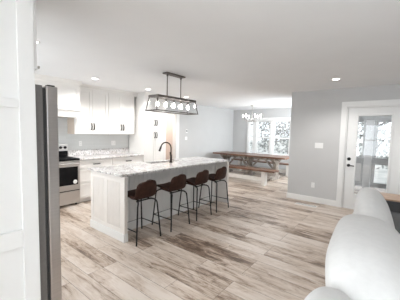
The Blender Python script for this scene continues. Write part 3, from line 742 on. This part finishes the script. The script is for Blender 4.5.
# ------------------------------------------------------------------ sofa (seen over its back)
SA = R(3.0)
SO = Vector((-.05, 2.0, 0))
t = thing('sofa', SO, 'white fabric sofa with plump back cushions seen from behind at right', 'sofa')
def sofa_pt(x, y, z):   # local (x across, y along) around SO, then turned
    c, s = math.cos(SA), math.sin(SA); return SO + Vector((x*c - y*s, x*s + y*c, z))
def plump(y0, y1, x0, x1, z0, z1, seed, pw=3.0, lean=.10, n=26, crease=.006, rot=0.0):
    """puffed cushion: superellipsoid filling the given local box, leaning back (-x) as it rises"""
    rnd = random.Random(seed); m = MB(); cx, cy, cz = (x0+x1)/2, (y0+y1)/2, (z0+z1)/2; hx, hy, hz = (x1-x0)/2, (y1-y0)/2, (z1-z0)/2
    bmesh.ops.create_cube(m.bm, size=2)
    bmesh.ops.subdivide_edges(m.bm, edges=m.bm.edges[:], cuts=n, use_grid_fill=True)
    ph = [rnd.uniform(0, 6) for _ in range(6)]
    for v in m.bm.verts:
        p = v.co; L_ = (abs(p.x)**pw + abs(p.y)**pw + abs(p.z)**pw)**(1/pw); q = p/L_
        # softer at the ends, creases near the corners
        w_ = 1 + crease*math.sin(q.y*14+ph[0]+q.z*5)*(abs(q.y)**6) + crease*1.2*math.sin(q.z*9+ph[1]+q.y*4)*abs(q.x)**4*.4 + .012*math.sin(q.y*3+ph[2])*math.sin(q.z*2.5+ph[3])
        x = cx + q.x*hx*w_*(1 - .18*max(0, q.z)**2) - lean*(q.z*.5); y = cy + q.y*hy*w_*(1-.05*max(0, q.z)**2); z = cz + q.z*hz*w_ - .035*(q.y**2)*max(0, q.z)
        ca, sa = math.cos(R(rot)), math.sin(R(rot)); x, y = cx+(x-cx)*ca-(y-cy)*sa, cy+(x-cx)*sa+(y-cy)*ca
        v.co = sofa_pt(x, y, z)
    return m
m = MB()
def frame_box(x0, x1, y0, y1, z0, z1):
    lo = [sofa_pt(a, b, z0) for a, b in ((x0, y0), (x1, y0), (x1, y1), (x0, y1))]; hi = [sofa_pt(a, b, z1) for a, b in ((x0, y0), (x1, y0), (x1, y1), (x0, y1))]
    m.hexa(lo, hi)
frame_box(-.255, -.08, -1.62, 1.50, .08, .60); m.build('back_frame', SOFA, t, bevel=.04, smooth=60)
m = MB(); frame_box(-.08, .62, -1.62, .86, .08, .30); m.build('seat_base', SOFA, t, bevel=.02, smooth=60)
for k, (y0, y1) in enumerate(((-1.40, -.30), (-.28, .72))):
    plump(y0, y1, .04, .64, .28, .45, 50+k, 4).build('seat_cushion', SOFA, t, smooth=0)
for y0, y1 in ((.73, .90), (-1.62, -1.41)):
    plump(y0, y1, -.06, .62, .1, .52, 60, 5, lean=0).build('arm', SOFA, t, smooth=0)
plump(-1.66, -.66, -.29, -.02, .40, .90, 3, 2.6, lean=.05).build('back_cushion', SOFA, t, smooth=0)
plump(-.80, .50, -.265, .20, .42, .935, 5, 3.0, lean=.12, rot=2, crease=.022).build('back_cushion', SOFA, t, smooth=0)
plump(.22, 1.58, -.20, .11, .40, .970, 9, 2.6, lean=.10, rot=2).build('back_cushion', SOFA, t, smooth=0)
for x, y1_ in ((-.18, 1.4), (.55, .75)):
    for y in (-1.5, y1_):
        p = sofa_pt(x, y, 0); m = MB(); m.lathe([(.022, 0), (.03, .08)], p, 12); m.build('foot', BLACK, t)

# side cabinet behind the sofa
t = thing('side_cabinet', (.18, 4.66, 0), 'dark grey cabinet with tan wood top beyond the sofa at right edge', 'cabinet')
m = MB(); m.box(-.19, .56, 4.43, 4.90, .58, .60); m.build('wood_top', TWOOD, t, bevel=.004)
m = MB(); m.box(-.17, .54, 4.45, 4.89, .06, .575); m.build('body', TGREY, t, bevel=.003)
m = MB(); m.box(-.165, .535, 4.435, 4.45, .43, .57); m.build('drawer', TBLACK, t, bevel=.003)
for x0, x1 in ((-.165, .183), (.187, .535)):
    m = MB(); m.box(x0, x1, 4.437, 4.45, .075, .42); m.build('door', TGREY, t, bevel=.003)
for x in (-.15, .52):
    for y in (4.47, 4.87):
        m = MB(); m.box(x-.02, x+.02, y-.02, y+.02, 0, .06); m.build('foot', TBLACK, t)

# ------------------------------------------------------------------ outdoors
m = MB(); m.box(-40, 40, YW+.14, 60, -.5, -.35); m.box(XC+.13, 40, YD+.13, YW+.14, -.5, -.35); struct(m.build('ground', SOIL))
m = MB(); m.box(XC+.13, 3.0, YD+.13, 8.2, -.35, -.03); struct(m.build('porch_floor', DECK))
t = thing('porch_frame', (-.4, 8.1, 0), 'screened porch framing with white post and grey rails outside the glass door', 'porch frame')
m = MB(); m.box(-1.8, 2.6, 8.0, 8.12, 1.90, 2.12); m.build('header', PORCHG, t)
for x0, x1 in ((-.70, -.53), (-1.83, -1.7), (.62, .78)):
    m = MB(); m.box(x0, x1, 7.98, 8.14, -.03, 1.90); m.build('post', PORCHW, t, bevel=.01)
m = MB(); m.box(-1.7, .62, 8.03, 8.1, .78, .86); m.build('rail', PORCHG, t)
m = MB(); m.box(-1.7, -.53, 8.05, 8.1, .20, .78); m.build('kick_panel', PORCHW, t)
m = MB(); m.box(-1.7, .62, 8.03, 8.1, .12, .20); m.build('rail', PORCHG, t)
for x0, x1 in ((-1.69, -.71), (-.52, .61)):
    for z0, z1 in ((.20, .78), (.86, 1.90)):
        m = MB(); sash(m, x0, x1, z0, z1, 8.04, .05, .03); m.build('screen_frame', PORCHG, t, bevel=.02)
def tree(x, y, h, rd, seed, label, leafy):
    rnd = random.Random(seed); t = thing('tree', (x, y, -.35), label, 'tree', 'winter trees outside the windows')
    m = MB(); tip = Vector((x+rnd.uniform(-.3, .3), y, h)); base = Vector((x, y, -.35))
    m.tube([base, base.lerp(tip, .5)+Vector((rnd.uniform(-.1, .1), 0, 0)), tip], rd, 9, rd*.25); tr = m.build('trunk', BARK, t, smooth=60)
    m = MB()
    for i in range(26):
        f = rnd.uniform(.18, .95); p = base.lerp(tip, f); a = rnd.uniform(0, 6.28); ln = rnd.uniform(.7, 2.0)*(1.15-f)
        q = p + Vector((math.cos(a)*ln, math.sin(a)*ln, ln*rnd.uniform(.1, .8))); md = p.lerp(q, .5)+Vector((rnd.uniform(-.1, .1), rnd.uniform(-.1, .1), rnd.uniform(-.1, .15)))
        m.tube([p, md, q], rd*.28, 5, rd*.06)
        for _ in range(3):
            s = p.lerp(q, rnd.uniform(.4, .95)); m.tube([s, s+Vector((rnd.uniform(-.5, .5), rnd.uniform(-.5, .5), rnd.uniform(-.1, .5)))], rd*.10, 4, rd*.03)
    m.build('branches', BARK, tr, smooth=60)
    if leafy:
        m = MB()
        for i in range(leafy):
            f = rnd.uniform(.12, 1.0); a = rnd.uniform(0, 6.28); q = base.lerp(tip, f)+Vector((math.cos(a), math.sin(a), 0))*rnd.uniform(.1, 1.5)*(1.2-f)
            for _ in range(9):
                c = q+Vector((rnd.gauss(0, .22), rnd.gauss(0, .22), rnd.gauss(0, .16))); s = rnd.uniform(.05, .11)
                n1 = Vector((rnd.gauss(0, 1), rnd.gauss(0, 1), rnd.gauss(0, 1))).normalized(); n2 = n1.orthogonal().normalized()
                V = [m.bm.verts.new(c+n1*s), m.bm.verts.new(c+n2*s*.5), m.bm.verts.new(c-n1*s), m.bm.verts.new(c-n2*s*.5)]; m.bm.faces.new(V)
        m.build('foliage', LEAF, t)
    return t
tree(-9.6, 16.5, 5.5, .12, 1, 'pale leafy tree outside the left part of dining window', 170)
tree(-6.6, 19.5, 6.0, .15, 2, 'pale leafy tree outside the middle of dining window', 200)
tree(-5.6, 13.6, 5.0, .10, 3, 'slim tree close outside the right sash of dining window', 150)
tree(-2.2, 15.5, 6.0, .13, 4, 'tree seen through left pane of the glass door', 150)
tree(-.75, 11.2, 5.5, .12, 5, 'tree seen through right pane of the glass door', 150)
tree(1.2, 19, 6.5, .14, 6, 'tall tree behind the porch at right edge of the glass door', 170)
